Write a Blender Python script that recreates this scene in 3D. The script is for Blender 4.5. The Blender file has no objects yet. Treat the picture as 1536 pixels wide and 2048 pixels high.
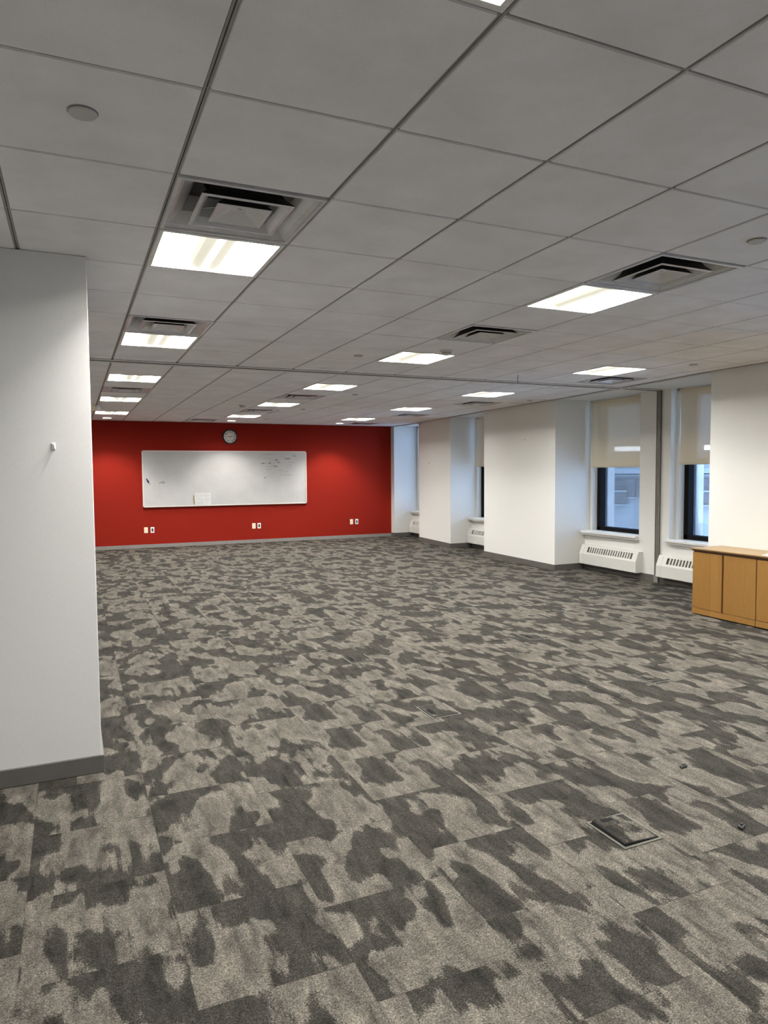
import bpy, bmesh, math, random
from mathutils import Vector, Matrix
random.seed(4)
SC = bpy.context.scene
COL = SC.collection
PI = math.pi

# ------------------------------------------------------------------ measures
CAMZ = 1.598
H = 2.719                      # ceiling height
CX, CY = 0.6096, 0.6301        # ceiling grid pitch
OX, OY = 0.3931, 2.1355        # grid corner (0,0)
def gx(i): return OX + i * CX
def gy(j): return OY + j * CY
YR = 15.77                     # red wall
XL, YB = -1.45, -1.9            # left wall, wall behind the camera; both unseen, set close to bounce light
PLEN = H + 0.36

# ------------------------------------------------------------------ materials
def mat(name):
    m = bpy.data.materials.new(name); m.use_nodes = True
    nt = m.node_tree
    b = nt.nodes['Principled BSDF']
    return m, nt, b
def link(nt, a, b): nt.links.new(a, b)
def node(nt, t, **kw):
    n = nt.nodes.new(t)
    for k, v in kw.items(): setattr(n, k, v)
    return n
def mth(nt, op, a, b=None, c=None):
    n = nt.nodes.new('ShaderNodeMath'); n.operation = op
    for i, v in enumerate((a, b, c)):
        if v is None: continue
        if isinstance(v, (int, float)): n.inputs[i].default_value = v
        else: nt.links.new(v, n.inputs[i])
    return n.outputs[0]
def ramp(nt, fac, stops, interp='LINEAR'):
    r = nt.nodes.new('ShaderNodeValToRGB'); r.color_ramp.interpolation = interp
    el = r.color_ramp.elements
    while len(el) > 1: el.remove(el[-1])
    el[0].position = stops[0][0]; el[0].color = (*stops[0][1], 1)
    for p, c in stops[1:]:
        e = el.new(p); e.color = (*c, 1)
    nt.links.new(fac, r.inputs[0])
    return r.outputs[0]
def noise(nt, vec, scale, detail=2, rough=.5, dist=0):
    n = nt.nodes.new('ShaderNodeTexNoise')
    n.inputs['Scale'].default_value = scale; n.inputs['Detail'].default_value = detail
    n.inputs['Roughness'].default_value = rough; n.inputs['Distortion'].default_value = dist
    if vec is not None: nt.links.new(vec, n.inputs['Vector'])
    return n.outputs['Fac']
def objco(nt):
    g = nt.nodes.new('ShaderNodeNewGeometry')
    return g.outputs['Position']
def bump(nt, b, h, strength, dist):
    n = nt.nodes.new('ShaderNodeBump'); n.inputs['Strength'].default_value = strength
    n.inputs['Distance'].default_value = dist
    nt.links.new(h, n.inputs['Height']); nt.links.new(n.outputs[0], b.inputs['Normal'])
def plain(name, col, rough=.6, metal=0., spec=.5, var=.04, scale=30, bmp=0.):
    m, nt, b = mat(name)
    co = objco(nt)
    f = noise(nt, co, scale, 3)
    lo = tuple(max(0, c * (1 - var)) for c in col); hi = tuple(min(1, c * (1 + var)) for c in col)
    link(nt, ramp(nt, f, [(.3, lo), (.7, hi)]), b.inputs['Base Color'])
    b.inputs['Roughness'].default_value = rough; b.inputs['Metallic'].default_value = metal
    b.inputs['Specular IOR Level'].default_value = spec
    if bmp: bump(nt, b, f, bmp, .002)
    return m
def emit(name, col, strength, edge=None):
    m, nt, b = mat(name)
    b.inputs['Base Color'].default_value = (.8, .8, .78, 1)
    b.inputs['Emission Color'].default_value = (*col, 1)
    b.inputs['Emission Strength'].default_value = strength
    b.inputs['Roughness'].default_value = .5
    return m

M = {}
M['wall'] = plain('white_wall_paint', (.74, .73, .69), .75, spec=.2, var=.015, scale=60, bmp=.08)
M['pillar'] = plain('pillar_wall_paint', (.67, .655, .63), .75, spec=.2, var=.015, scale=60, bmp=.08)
M['red'] = plain('red_wall_paint', (.215, .0130, .0068), .75, spec=.08, var=.05, scale=70, bmp=.08)
M['base'] = plain('grey_rubber_baseboard', (.105, .098, .088), .5, spec=.35, var=.06, scale=12)
M['baselight'] = plain('pale_grey_baseboard', (.22, .21, .195), .5, spec=.35, var=.06, scale=12)
M['tee'] = plain('grey_ceiling_tee', (.36, .34, .32), .5, spec=.3, var=.05)
M['slot'] = plain('ceiling_gap_dark', (.05, .047, .043), .9, spec=.1)
M['track'] = plain('partition_track_metal', (.78, .765, .74), .5, spec=.4, var=.05)
M['postdark'] = plain('post_groove_dark', (.09, .082, .07), .5, spec=.3)
M['post'] = plain('post_bronze_metal', (.30, .28, .245), .38, metal=.4, var=.08, scale=10)
M['postlight'] = plain('post_foot_metal', (.45, .42, .37), .4, metal=.3)
M['trim'] = plain('white_trim_paint', (.74, .73, .70), .45, spec=.35, var=.02)
M['heater'] = plain('heater_cream_enamel', (.66, .65, .60), .4, spec=.4, var=.015)
M['dark'] = plain('dark_cavity', (.012, .012, .012), .9, spec=.05)
M['slit'] = plain('grille_slot_back', (.10, .095, .08), .8, spec=.1)
M['frame'] = plain('black_window_frame', (.008, .008, .009), .8, spec=.06)
M['ventgrey'] = plain('vent_grey_enamel', (.64, .63, .625), .26, spec=.7, var=.06, scale=14)
M['ventdark'] = plain('duct_dark_and_cone_shade', (.035, .033, .035), .4, metal=.5)  # dark duct metal, also the shade put on the cones' upper skins
M['fixframe'] = plain('light_frame_white', (.78, .77, .72), .4, spec=.4)
M['fixwhite'] = plain('fixture_reflector_white', (.88, .87, .83), .5, spec=.3, var=.01)
M['disc'] = plain('white_plastic', (.66, .65, .62), .5, spec=.35)
M['capgrey'] = plain('grey_disc_plastic', (.50, .49, .46), .5, spec=.35)
M['cream'] = plain('cream_plastic', (.84, .75, .56), .45, spec=.4)
M['plate'] = plain('white_plate_plastic', (.82, .81, .78), .4, spec=.4)
M['jack'] = plain('grey_jack_plastic', (.05, .055, .06), .5)
M['black'] = plain('black_plastic', (.012, .012, .012), .4, spec=.4)
M['face'] = plain('clock_face_paper', (.78, .77, .74), .6, spec=.3)
M['paper'] = plain('white_paper', (.60, .615, .60), .8, spec=.1)
M['alu'] = plain('aluminium_frame', (.72, .68, .62), .35, metal=.25, spec=.5)
M['ink'] = plain('dry_ink_dark', (.10, .095, .10), .8)
M['inkfaint'] = plain('dry_ink_faint', (.40, .385, .375), .8)
M['blue'] = plain('marker_navy', (.012, .018, .07), .4, spec=.4)
M['bluefaint'] = plain('marker_smear', (.52, .53, .56), .7)
M['clipmetal'] = plain('clip_brass', (.50, .38, .20), .35, metal=.6)
M['lid'] = plain('floor_box_trim', (.055, .052, .047), .4, spec=.45)
M['lidframe'] = plain('floor_box_frame', (.105, .10, .083), .7, spec=.15, var=.2, scale=60)
M['hook'] = plain('hook_translucent_white', (.74, .74, .73), .25, spec=.6)
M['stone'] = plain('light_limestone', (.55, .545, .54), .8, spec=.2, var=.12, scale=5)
M['stone2'] = plain('shaded_carved_limestone', (.105, .11, .12), .85, spec=.2, var=.25, scale=2.5)  # stone darkened to hold the shade of the street canyon
M['stone3'] = plain('smooth_limestone', (.20, .225, .24), .7, spec=.3, var=.08, scale=1.2)  # also darkened in place of canyon shade

# acoustic tile: fine speckle with faint smudges
m, nt, b = mat('acoustic_ceiling_tile'); co = objco(nt)
f1 = noise(nt, co, 260, 2, .7); f2 = noise(nt, co, 3.0, 4, .6)
mx = node(nt, 'ShaderNodeMix', data_type='RGBA', blend_type='MULTIPLY'); mx.inputs[0].default_value = 1
link(nt, ramp(nt, f1, [(.3, (.83, .81, .805)), (.7, (.93, .91, .905))]), mx.inputs[6])
link(nt, ramp(nt, f2, [(.3, (.90, .89, .88)), (.62, (1, 1, 1))]), mx.inputs[7])
link(nt, mx.outputs[2], b.inputs['Base Color']); b.inputs['Roughness'].default_value = .9
b.inputs['Specular IOR Level'].default_value = .12
bump(nt, b, f1, .25, .002)
M['tile'] = m

# whiteboard: glossy, faint ghosting
m, nt, b = mat('whiteboard_enamel'); co = objco(nt)
f1 = noise(nt, co, 2.2, 4, .6)
link(nt, ramp(nt, f1, [(.3, (.44, .44, .432)), (.65, (.50, .50, .495))]), b.inputs['Base Color'])
b.inputs['Roughness'].default_value = .32; b.inputs['Specular IOR Level'].default_value = .45
M['board'] = m

# wood veneer: vertical grain with plank-wide tone steps
def wood(name, c1, c2, vertical=True):
    m, nt, b = mat(name); co = objco(nt)
    mp = node(nt, 'ShaderNodeMapping'); mp.inputs['Scale'].default_value = (9, 9, .9) if vertical else (9, .9, 9)
    link(nt, co, mp.inputs[0])
    f = noise(nt, mp.outputs[0], 9, 6, .65, .6)
    mp2 = node(nt, 'ShaderNodeMapping'); mp2.inputs['Scale'].default_value = (0, 5.2, 0) if vertical else (5, 0, 0)
    link(nt, co, mp2.inputs[0])
    wn = node(nt, 'ShaderNodeTexVoronoi', voronoi_dimensions='3D'); wn.inputs['Scale'].default_value = 1
    link(nt, mp2.outputs[0], wn.inputs['Vector'])
    sep = node(nt, 'ShaderNodeSeparateColor'); link(nt, wn.outputs['Color'], sep.inputs[0])
    f = mth(nt, 'ADD', mth(nt, 'MULTIPLY', f, .7), mth(nt, 'MULTIPLY', sep.outputs[0], .3))
    link(nt, ramp(nt, f, [(.25, c1), (.75, c2)]), b.inputs['Base Color'])
    b.inputs['Roughness'].default_value = .35; b.inputs['Specular IOR Level'].default_value = .4
    return m
M['wood'] = wood('maple_veneer', (.25, .120, .027), (.35, .182, .049))
M['woodtop'] = wood('maple_top', (.27, .17, .07), (.335, .22, .10), False)
M['woodedge'] = wood('maple_dark_edge', (.085, .034, .012), (.11, .045, .016), False)

# carpet tiles
def carpet(name, seams=True):
    m, nt, b = mat(name); co = objco(nt)
    s = node(nt, 'ShaderNodeSeparateXYZ'); link(nt, co, s.inputs[0])
    u = mth(nt, 'DIVIDE', mth(nt, 'SUBTRACT', s.outputs[0], .295), .5)
    col = mth(nt, 'FLOOR', u)
    par = mth(nt, 'PINGPONG', col, 1)                       # 0/1 per column
    v = mth(nt, 'DIVIDE', mth(nt, 'SUBTRACT', s.outputs[1], mth(nt, 'ADD', .045, mth(nt, 'MULTIPLY', par, .31))), .5)
    row = mth(nt, 'FLOOR', v)
    cc = node(nt, 'ShaderNodeCombineXYZ'); link(nt, col, cc.inputs[0]); link(nt, row, cc.inputs[1])
    wn = node(nt, 'ShaderNodeTexWhiteNoise', noise_dimensions='3D'); link(nt, cc.outputs[0], wn.inputs[0])
    # within-tile coordinate, shifted to one of a few dye plots
    fu = mth(nt, 'FRACT', u); fv = mth(nt, 'FRACT', v)
    sw = node(nt, 'ShaderNodeSeparateColor'); link(nt, wn.outputs['Color'], sw.inputs[0])
    ou = mth(nt, 'MULTIPLY', mth(nt, 'FLOOR', mth(nt, 'MULTIPLY', sw.outputs[0], 7)), 1.37)
    ov = mth(nt, 'MULTIPLY', mth(nt, 'FLOOR', mth(nt, 'MULTIPLY', sw.outputs[1], 7)), 2.11)
    pc = node(nt, 'ShaderNodeCombineXYZ')
    link(nt, mth(nt, 'ADD', fu, ou), pc.inputs[0]); link(nt, mth(nt, 'MULTIPLY', mth(nt, 'ADD', fv, ov), .52), pc.inputs[1])
    sx_ = node(nt, 'ShaderNodeSeparateXYZ'); link(nt, pc.outputs[0], sx_.inputs[0])
    # tuft rows: neighbouring gauge lines step along the pile direction
    gl_ = mth(nt, 'FLOOR', mth(nt, 'MULTIPLY', sx_.outputs[0], 26))
    gc = node(nt, 'ShaderNodeCombineXYZ'); link(nt, mth(nt, 'MULTIPLY', gl_, .37), gc.inputs[0]); link(nt, mth(nt, 'MULTIPLY', sx_.outputs[1], 2.2), gc.inputs[1])
    gn = noise(nt, gc.outputs[0], 1.0, 2, .6)
    wob = noise(nt, pc.outputs[0], 12, 5, .8)                 # ragged outline
    base = noise(nt, pc.outputs[0], 2.4, 2.0, .5, .15)
    sp = noise(nt, co, 170, 2, .8); sp2 = noise(nt, co, 60, 3, .7)
    f = mth(nt, 'ADD', base, mth(nt, 'MULTIPLY', mth(nt, 'SUBTRACT', wob, .5), .13))
    f = mth(nt, 'ADD', f, mth(nt, 'MULTIPLY', mth(nt, 'SUBTRACT', gn, .5), .20))
    f = mth(nt, 'ADD', f, mth(nt, 'MULTIPLY', mth(nt, 'SUBTRACT', sp, .5), .06))
    # heathered yarn: dark ground, taupe patches with paler rims, smoky centres
    tone = ramp(nt, f, [(.0, (.031, .0285, .0245)), (.42, (.0295, .027, .023)), (.485, (.032, .0293, .0247)), (.515, (.100, .0915, .0765)), (.56, (.095, .0865, .0725)), (.61, (.081, .0735, .0615)), (.68, (.084, .0765, .0635)), (.74, (.061, .056, .0475))])
    st = noise(nt, pc.outputs[0], 5.0, 2, .5, .4)
    fine = node(nt, 'ShaderNodeMapping'); fine.inputs['Scale'].default_value = (9.0, 4.2, 1); link(nt, pc.outputs[0], fine.inputs[0])
    smk = noise(nt, fine.outputs[0], 1.0, 3, .6, .5)
    smc = ramp(nt, smk, [(.30, (.55, .55, .54)), (.43, (.88, .88, .88)), (.52, (1.0, 1.0, 1.0)), (.66, (1.22, 1.21, 1.19))])
    stc = ramp(nt, st, [(.30, (.52, .52, .51)), (.42, (.93, .93, .93)), (.50, (1, 1, 1)), (.58, (1, 1, 1)), (.66, (1.28, 1.27, 1.25)), (.72, (1.05, 1.05, 1.05))])
    m1 = node(nt, 'ShaderNodeMix', data_type='RGBA', blend_type='MULTIPLY'); m1.inputs[0].default_value = .85
    m0 = node(nt, 'ShaderNodeMix', data_type='RGBA', blend_type='MULTIPLY'); m0.inputs[0].default_value = 1
    link(nt, tone, m0.inputs[6]); link(nt, smc, m0.inputs[7])
    link(nt, m0.outputs[2], m1.inputs[6]); link(nt, stc, m1.inputs[7])
    # yarn speckle
    spk = mth(nt, 'ADD', mth(nt, 'MULTIPLY', sp, .72), mth(nt, 'MULTIPLY', sp2, .28))
    spc = ramp(nt, spk, [(.32, (.16, .16, .16)), (.44, (.72, .72, .72)), (.52, (1.1, 1.1, 1.1)), (.66, (2.3, 2.3, 2.25))])
    m2 = node(nt, 'ShaderNodeMix', data_type='RGBA', blend_type='MULTIPLY'); m2.inputs[0].default_value = 1
    link(nt, m1.outputs[2], m2.inputs[6]); link(nt, spc, m2.inputs[7])
    out = m2.outputs[2]
    if seams:
        e1 = mth(nt, 'MINIMUM', fu, mth(nt, 'SUBTRACT', 1, fu)); e2 = mth(nt, 'MINIMUM', fv, mth(nt, 'SUBTRACT', 1, fv))
        e = mth(nt, 'MINIMUM', e1, e2)
        ln = ramp(nt, e, [(.0, (1, 1, 1)), (.004, (.8, .8, .8)), (.008, (0, 0, 0))])
        vis = noise(nt, co, 3.5, 1, .5)
        amt = mth(nt, 'MULTIPLY', ln, ramp(nt, vis, [(.42, (.08, .08, .08)), (.62, (.55, .55, .55))]))
        m3 = node(nt, 'ShaderNodeMix', data_type='RGBA'); link(nt, amt, m3.inputs[0])
        link(nt, out, m3.inputs[6]); m3.inputs[7].default_value = (.018, .016, .013, 1); out = m3.outputs[2]
    link(nt, out, b.inputs['Base Color'])
    b.inputs['Roughness'].default_value = .95; b.inputs['Specular IOR Level'].default_value = .08
    bump(nt, b, spk, .6, .004)
    return m
M['carpet'] = carpet('carpet_tile')
M['lidcarpet'] = carpet('carpet_lid_inset', False)

# roller blind: woven solar cloth, partly see-through
m, nt, b = mat('solar_blind_cloth'); co = objco(nt)
f = noise(nt, co, 420, 2, .6)
link(nt, ramp(nt, f, [(.3, (.66, .565, .405)), (.7, (.76, .66, .485))]), b.inputs['Base Color'])
b.inputs['Roughness'].default_value = .9; b.inputs['Specular IOR Level'].default_value = .1
tl = node(nt, 'ShaderNodeBsdfTranslucent'); tl.inputs[0].default_value = (.45, .40, .32, 1)
tp = node(nt, 'ShaderNodeBsdfTransparent')
a = node(nt, 'ShaderNodeMixShader'); a.inputs[0].default_value = .05
c = node(nt, 'ShaderNodeMixShader'); c.inputs[0].default_value = .09
link(nt, b.outputs[0], a.inputs[1]); link(nt, tl.outputs[0], a.inputs[2])
link(nt, a.outputs[0], c.inputs[1]); link(nt, tp.outputs[0], c.inputs[2])
link(nt, c.outputs[0], nt.nodes['Material Output'].inputs[0])
M['blind'] = m
M['hem'] = plain('blind_hem', (.55, .49, .38), .8)

# window glass
m, nt, b = mat('window_glass')
tp = node(nt, 'ShaderNodeBsdfTransparent'); tp.inputs[0].default_value = (.93, .96, .98, 1)
gl = node(nt, 'ShaderNodeBsdfGlossy'); gl.inputs['Roughness'].default_value = .02
fr = node(nt, 'ShaderNodeFresnel'); fr.inputs[0].default_value = 1.5
a = node(nt, 'ShaderNodeMixShader'); link(nt, mth(nt, 'MULTIPLY', fr.outputs[0], .8), a.inputs[0])
link(nt, tp.outputs[0], a.inputs[1]); link(nt, gl.outputs[0], a.inputs[2])
link(nt, a.outputs[0], nt.nodes['Material Output'].inputs[0])
M['glass'] = m

# lamps; reflector coves, end plates and bar carry the tube light as emission
LAMP = 150.0
M['lit'] = emit('glowing_cove_reflector', (1.0, .985, .955), LAMP)
M['basket'] = emit('lit_basket', (1.0, .96, .78), .52)
M['basket'].node_tree.nodes['Principled BSDF'].inputs['Base Color'].default_value = (.30, .29, .25, 1)
M['endplate'] = emit('lit_end_plate', (1.0, .97, .84), .85)
M['bar'] = emit('lit_center_bar', (1.0, 1.0, .97), 3.0)
M['led'] = emit('downlight_lens', (1.0, .97, .92), 6.0)
M['litwindow'] = emit('lit_office_window', (.80, .90, 1.0), 17.0)

# ------------------------------------------------------------------ mesh helpers
class MB:
    def __init__(s): s.bm = bmesh.new()
    def face(s, pts, mi=0):
        vs = [s.bm.verts.new(p) for p in pts]
        f = s.bm.faces.new(vs); f.material_index = mi; return f
    def box(s, x0, x1, y0, y1, z0, z1, mi=0):
        return s.prism([(x0, y0), (x1, y0), (x1, y1), (x0, y1)], z0, z1, mi)
    def prism(s, poly, z0, z1, mi=0):
        lo = [s.bm.verts.new((p[0], p[1], z0)) for p in poly]; hi = [s.bm.verts.new((p[0], p[1], z1)) for p in poly]
        n = len(poly); fs = [s.bm.faces.new(lo[::-1]), s.bm.faces.new(hi)]
        for k in range(n): fs.append(s.bm.faces.new((lo[k], lo[(k + 1) % n], hi[(k + 1) % n], hi[k])))
        for f in fs: f.material_index = mi
    def extr_y(s, prof, y0, y1, mi=0):                 # profile of (x,z) pushed along y
        a = [s.bm.verts.new((p[0], y0, p[1])) for p in prof]; b_ = [s.bm.verts.new((p[0], y1, p[1])) for p in prof]
        n = len(prof); fs = [s.bm.faces.new(a), s.bm.faces.new(b_[::-1])]
        for k in range(n): fs.append(s.bm.faces.new((a[k], b_[k], b_[(k + 1) % n], a[(k + 1) % n])))
        for f in fs: f.material_index = mi
    def ring(s, h0, z0, h1, z1, mi=0, cx=0, cy=0):     # square frustum skirt (no caps)
        def sq(h, z): return [s.bm.verts.new((cx + a * h, cy + c * h, z)) for a, c in ((-1, -1), (1, -1), (1, 1), (-1, 1))]
        a = sq(h0, z0); c = sq(h1, z1)
        for k in range(4):
            f = s.bm.faces.new((a[k], a[(k + 1) % 4], c[(k + 1) % 4], c[k])); f.material_index = mi
    def disc(s, c, r, axis='z', n=40, mi=0, depth=0., r2=None):
        # closed puck from c along +axis by depth
        r2 = r if r2 is None else r2
        def P(a, rr, d):
            u, w = math.cos(a) * rr, math.sin(a) * rr
            return {'z': (c[0] + u, c[1] + w, c[2] + d), 'y': (c[0] + u, c[1] + d, c[2] + w), 'x': (c[0] + d, c[1] + u, c[2] + w)}[axis]
        a = [s.bm.verts.new(P(2 * PI * k / n, r, 0)) for k in range(n)]; b_ = [s.bm.verts.new(P(2 * PI * k / n, r2, depth)) for k in range(n)]
        fs = [s.bm.faces.new(a), s.bm.faces.new(b_)]
        for k in range(n): fs.append(s.bm.faces.new((a[k], a[(k + 1) % n], b_[(k + 1) % n], b_[k])))
        for f in fs: f.material_index = mi
    def tube(s, pts, r, n=8, mi=0):
        pts = [Vector(p) for p in pts]; rings = []
        for k, p in enumerate(pts):
            t = (pts[min(k + 1, len(pts) - 1)] - pts[max(k - 1, 0)]).normalized()
            a = t.orthogonal().normalized()
            if rings: 
                a = (pa - t * pa.dot(t)).normalized()
            pa = a; c = t.cross(a)
            rr = r[k] if isinstance(r, (list, tuple)) else r
            rings.append([s.bm.verts.new(p + a * math.cos(2 * PI * q / n) * rr + c * math.sin(2 * PI * q / n) * rr) for q in range(n)])
        for A, B in zip(rings, rings[1:]):
            for q in range(n): f = s.bm.faces.new((A[q], A[(q + 1) % n], B[(q + 1) % n], B[q])); f.material_index = mi
        for R in (rings[0][::-1], rings[-1]): s.bm.faces.new(R).material_index = mi
    def build(s, name, mats, parent=None, bevel=0., smooth=False, fix=True):
        if fix: bmesh.ops.recalc_face_normals(s.bm, faces=s.bm.faces)
        me = bpy.data.meshes.new(name); s.bm.to_mesh(me); s.bm.free()
        for mm in (mats if isinstance(mats, (list, tuple)) else [mats]): me.materials.append(M[mm])
        o = bpy.data.objects.new(name, me); COL.objects.link(o)
        if parent: o.parent = parent
        if smooth:
            for p in me.polygons: p.use_smooth = True
        if bevel:
            bv = o.modifiers.new('bevel', 'BEVEL'); bv.width = bevel; bv.segments = 2; bv.limit_method = 'ANGLE'
        return o
def struct(o, label=None):
    o['kind'] = 'structure'
    if label: o['label'] = label
    return o
def tag(o, label, cat, group=None):
    o['label'] = label; o['category'] = cat
    if group: o['group'] = group
    return o
def thing(name, label, cat, loc=(0, 0, 0), rz=0, group=None):
    o = bpy.data.objects.new(name, None); COL.objects.link(o); o.empty_display_size = .1
    o.location = loc; o.rotation_euler = (0, 0, rz)
    return tag(o, label, cat, group)
def dup(o, loc, label, rz=None):
    c = o.copy(); COL.objects.link(c); c.location = loc; c['label'] = label
    if rz is not None: c.rotation_euler = (0, 0, rz)
    for ch in list(o.children):
        d = ch.copy(); COL.objects.link(d); d.parent = c
        for g in list(ch.children):
            e = g.copy(); COL.objects.link(e); e.parent = d
    return c

# ------------------------------------------------------------------ room shell
mb = MB(); mb.box(XL - .2, 8.3, YB - .2, YR + .2, -.12, 0); struct(mb.build('floor', 'carpet'))

EDGE = [(6.72, YB), (6.72, 5.83), (7.003, 9.019), (7.071, 11.218), (7.178, 12.687), (7.306, 14.384), (7.242, YR)]
def edge_x(y):
    for (xa, ya), (xb, yb) in zip(EDGE, EDGE[1:]):
        if ya <= y <= yb: return xa + (xb - xa) * (y - ya) / (yb - ya)
    return EDGE[-1][0] if y > YR else EDGE[0][0]

LIGHTS = [(0, -2), (0, 2), (0, 6), (0, 10), (0, 14), (0, 18), (4, 2), (4, 6), (4, 10), (4, 14), (4, 18),
          (8, 6), (8, 10), (8, 14), (8, 18)]
HIDDEN = [(4, -2), (8, 2), (8, -2)]  # unseen fixtures continuing the grid, added to light the near room
VENTS = [(0, 1), (0, 5), (0, 12), (4, 1), (4, 4), (4, 12), (4, 16), (3, 20), (9, 7), (9, 12), (9, 16), (9, 20)]
HOLES = set(LIGHTS + HIDDEN + VENTS)
mb = MB()
i0, i1 = -6, 12; j0, j1 = -11, 22
for i in range(i0, i1):
    for j in range(j0, j1):
        if (i, j) in HOLES: continue
        xa, xb = gx(i), gx(i + 1); ya, yb = gy(j), gy(j + 1)
        xa = max(xa, XL); ya = max(ya, YB); yb = min(yb, YR)
        if xb - xa < .03 or yb - ya < .03: continue
        ea, eb = edge_x(ya) + .005, edge_x(yb) + .005
        if xa > max(ea, eb) - .04: continue
        g1, g2 = .012, .009
        def quad(gx_, gy_, z):
            return [(xa + gx_, ya + gy_, z), (min(xb - gx_, ea), ya + gy_, z), (min(xb - gx_, eb), yb - gy_, z), (xa + gx_, yb - gy_, z)]
        q = quad(g1, g2, H); e = quad(g1 - .003, g2 - .003, H + .013)
        vq = [mb.bm.verts.new(p) for p in q]; ve = [mb.bm.verts.new(p) for p in e]
        mb.bm.faces.new(vq)
        for k in range(4): mb.bm.faces.new((vq[k], vq[(k + 1) % 4], ve[(k + 1) % 4], ve[k]))
ceil = struct(mb.build('ceiling', 'tile', fix=False))
# tee grid (slotted main tees and cross tees)
mb = MB()
for i in range(i0, i1 + 1):
    x = gx(i)
    if x < XL or x > 7.2: continue
    for s in (-1, 1):
        y = YB
        while y < YR - .01:
            y2 = min(y + CY, YR)
            if x < min(edge_x(y), edge_x(y2)): mb.box(x + s * .0055 - .0035, x + s * .0055 + .0035, y, y2, H + .005, H + .02)
            y = y2
    if x < 6.6: mb.box(x - .003, x + .003, YB, YR, H + .016, H + .022, 1)
for j in range(j0, j1 + 1):
    y = gy(j)
    if y < YB or y > YR: continue
    xe = edge_x(y)
    for s in (-1, 1): mb.box(XL, xe, y + s * .004 - .0025, y + s * .004 + .0025, H + .006, H + .02)
    mb.box(XL, xe, y - .002, y + .002, H + .016, H + .022, 1)
mb.build('ceiling_grid', ['tee', 'slot'], ceil)
mb = MB(); mb.box(XL - .2, 8.3, YB - .2, YR + .2, PLEN, PLEN + .1); mb.build('ceiling_deck', 'slot', ceil)
# plain plaster strip above the window recesses
mb = MB()
for ya, yb in zip([.1, 5.83, 9.019, 11.218, 12.687, 14.384], [5.83, 9.019, 11.218, 12.687, 14.384, YR]):
    mb.prism([(edge_x(ya) + .02, ya), (8.25, ya), (8.25, yb), (edge_x(yb) + .02, yb)], H + .002, H + .06)
mb.build('soffit', 'wall', ceil)
# edge angle along the recesses
mb = MB()
for ya, yb in ((5.84, 9.01), (11.22, 12.68), (14.39, 15.55)):
    mb.prism([(edge_x(ya) - .012, ya), (edge_x(ya) + .028, ya), (edge_x(yb) + .028, yb), (edge_x(yb) - .012, yb)], H - .018, H + .003)
struct(mb.build('trim_1', 'trim'))
mb = MB()
for (xa, ya), (xb, yb) in zip(EDGE[:-1], EDGE[1:]):
    mb.prism([(xa - .034, ya), (xa - .013, ya), (xb - .013, yb), (xb - .034, yb)], H - .002, H + .004)
struct(mb.build('trim_2', 'slot'))

# walls
mb = MB(); mb.box(XL - .2, 7.35, YR, YR + .2, 0, PLEN); struct(mb.build('wall_back', 'red'))
mb = MB(); mb.box(XL - .2, XL, YB, YR, 0, PLEN); struct(mb.build('wall_left', 'wall'))
mb = MB(); mb.box(XL - .2, 6.9, YB - .2, YB, 0, PLEN); struct(mb.build('wall_front', 'wall'))
# pillar that fills the left of the view
mb = MB(); mb.box(XL, .1, 3.97, 5.2, 0, H - .001); o = struct(mb.build('wall_pillar', 'pillar', bevel=.004))
mb = MB(); mb.box(XL, .112, 3.958, 5.212, 0.001, .095); struct(mb.build('baseboard_pillar', 'base', bevel=.003))

# right wall: piers, window niches, outer masonry
# recesses: (y_lo, y_hi, windows [(ylo,yhi)], x of wall below the sill)
def W(y): return 7.585 + .022 * max(0, y - 7.7)
mb = MB()
mb.prism([(6.72, 3.22), (8.0, 3.22), (8.0, 5.83), (6.72, 5.83)], 0, PLEN)                     # near pier
mb.prism([(6.72, YB - .2), (8.0, YB - .2), (8.0, .18), (6.72, .18)], 0, PLEN)
mb.prism([(7.003, 9.019), (8.0, 9.03), (8.0, 11.21), (7.071, 11.218)], 0, PLEN)
mb.prism([(7.178, 12.687), (8.0, 12.69), (8.0, 14.38), (7.306, 14.384)], 0, PLEN)
mb.prism([(7.242, YR + .2), (7.225, 15.565), (8.0, 15.59), (8.0, YR + .2)], 0, PLEN)
WIN = [(7.81, 9.025), (6.02, 7.24), (11.34, 12.69), (14.50, 15.58), (.22, 1.52), (1.88, 3.18)]  # last two: unseen bay added for daylight on the near ceiling
SILL = .60
def wallseg(y0, y1, z0, z1):
    mb.prism([(W(y0), y0), (8.0, y0), (8.0, y1), (W(y1), y1)], z0, z1)
wallseg(7.24, 7.81, 0, PLEN); wallseg(5.825, 6.02, 0, PLEN); wallseg(11.215, 11.34, 0, PLEN); wallseg(14.38, 14.50, 0, PLEN); wallseg(.17, .22, 0, PLEN); wallseg(1.52, 1.88, 0, PLEN); wallseg(3.18, 3.23, 0, PLEN)
for y0, y1 in WIN:
    wallseg(y0, y1, 0, SILL - .002); wallseg(y0, y1, H + .01, PLEN)
wr = struct(mb.build('wall_right', 'wall'))
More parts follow.
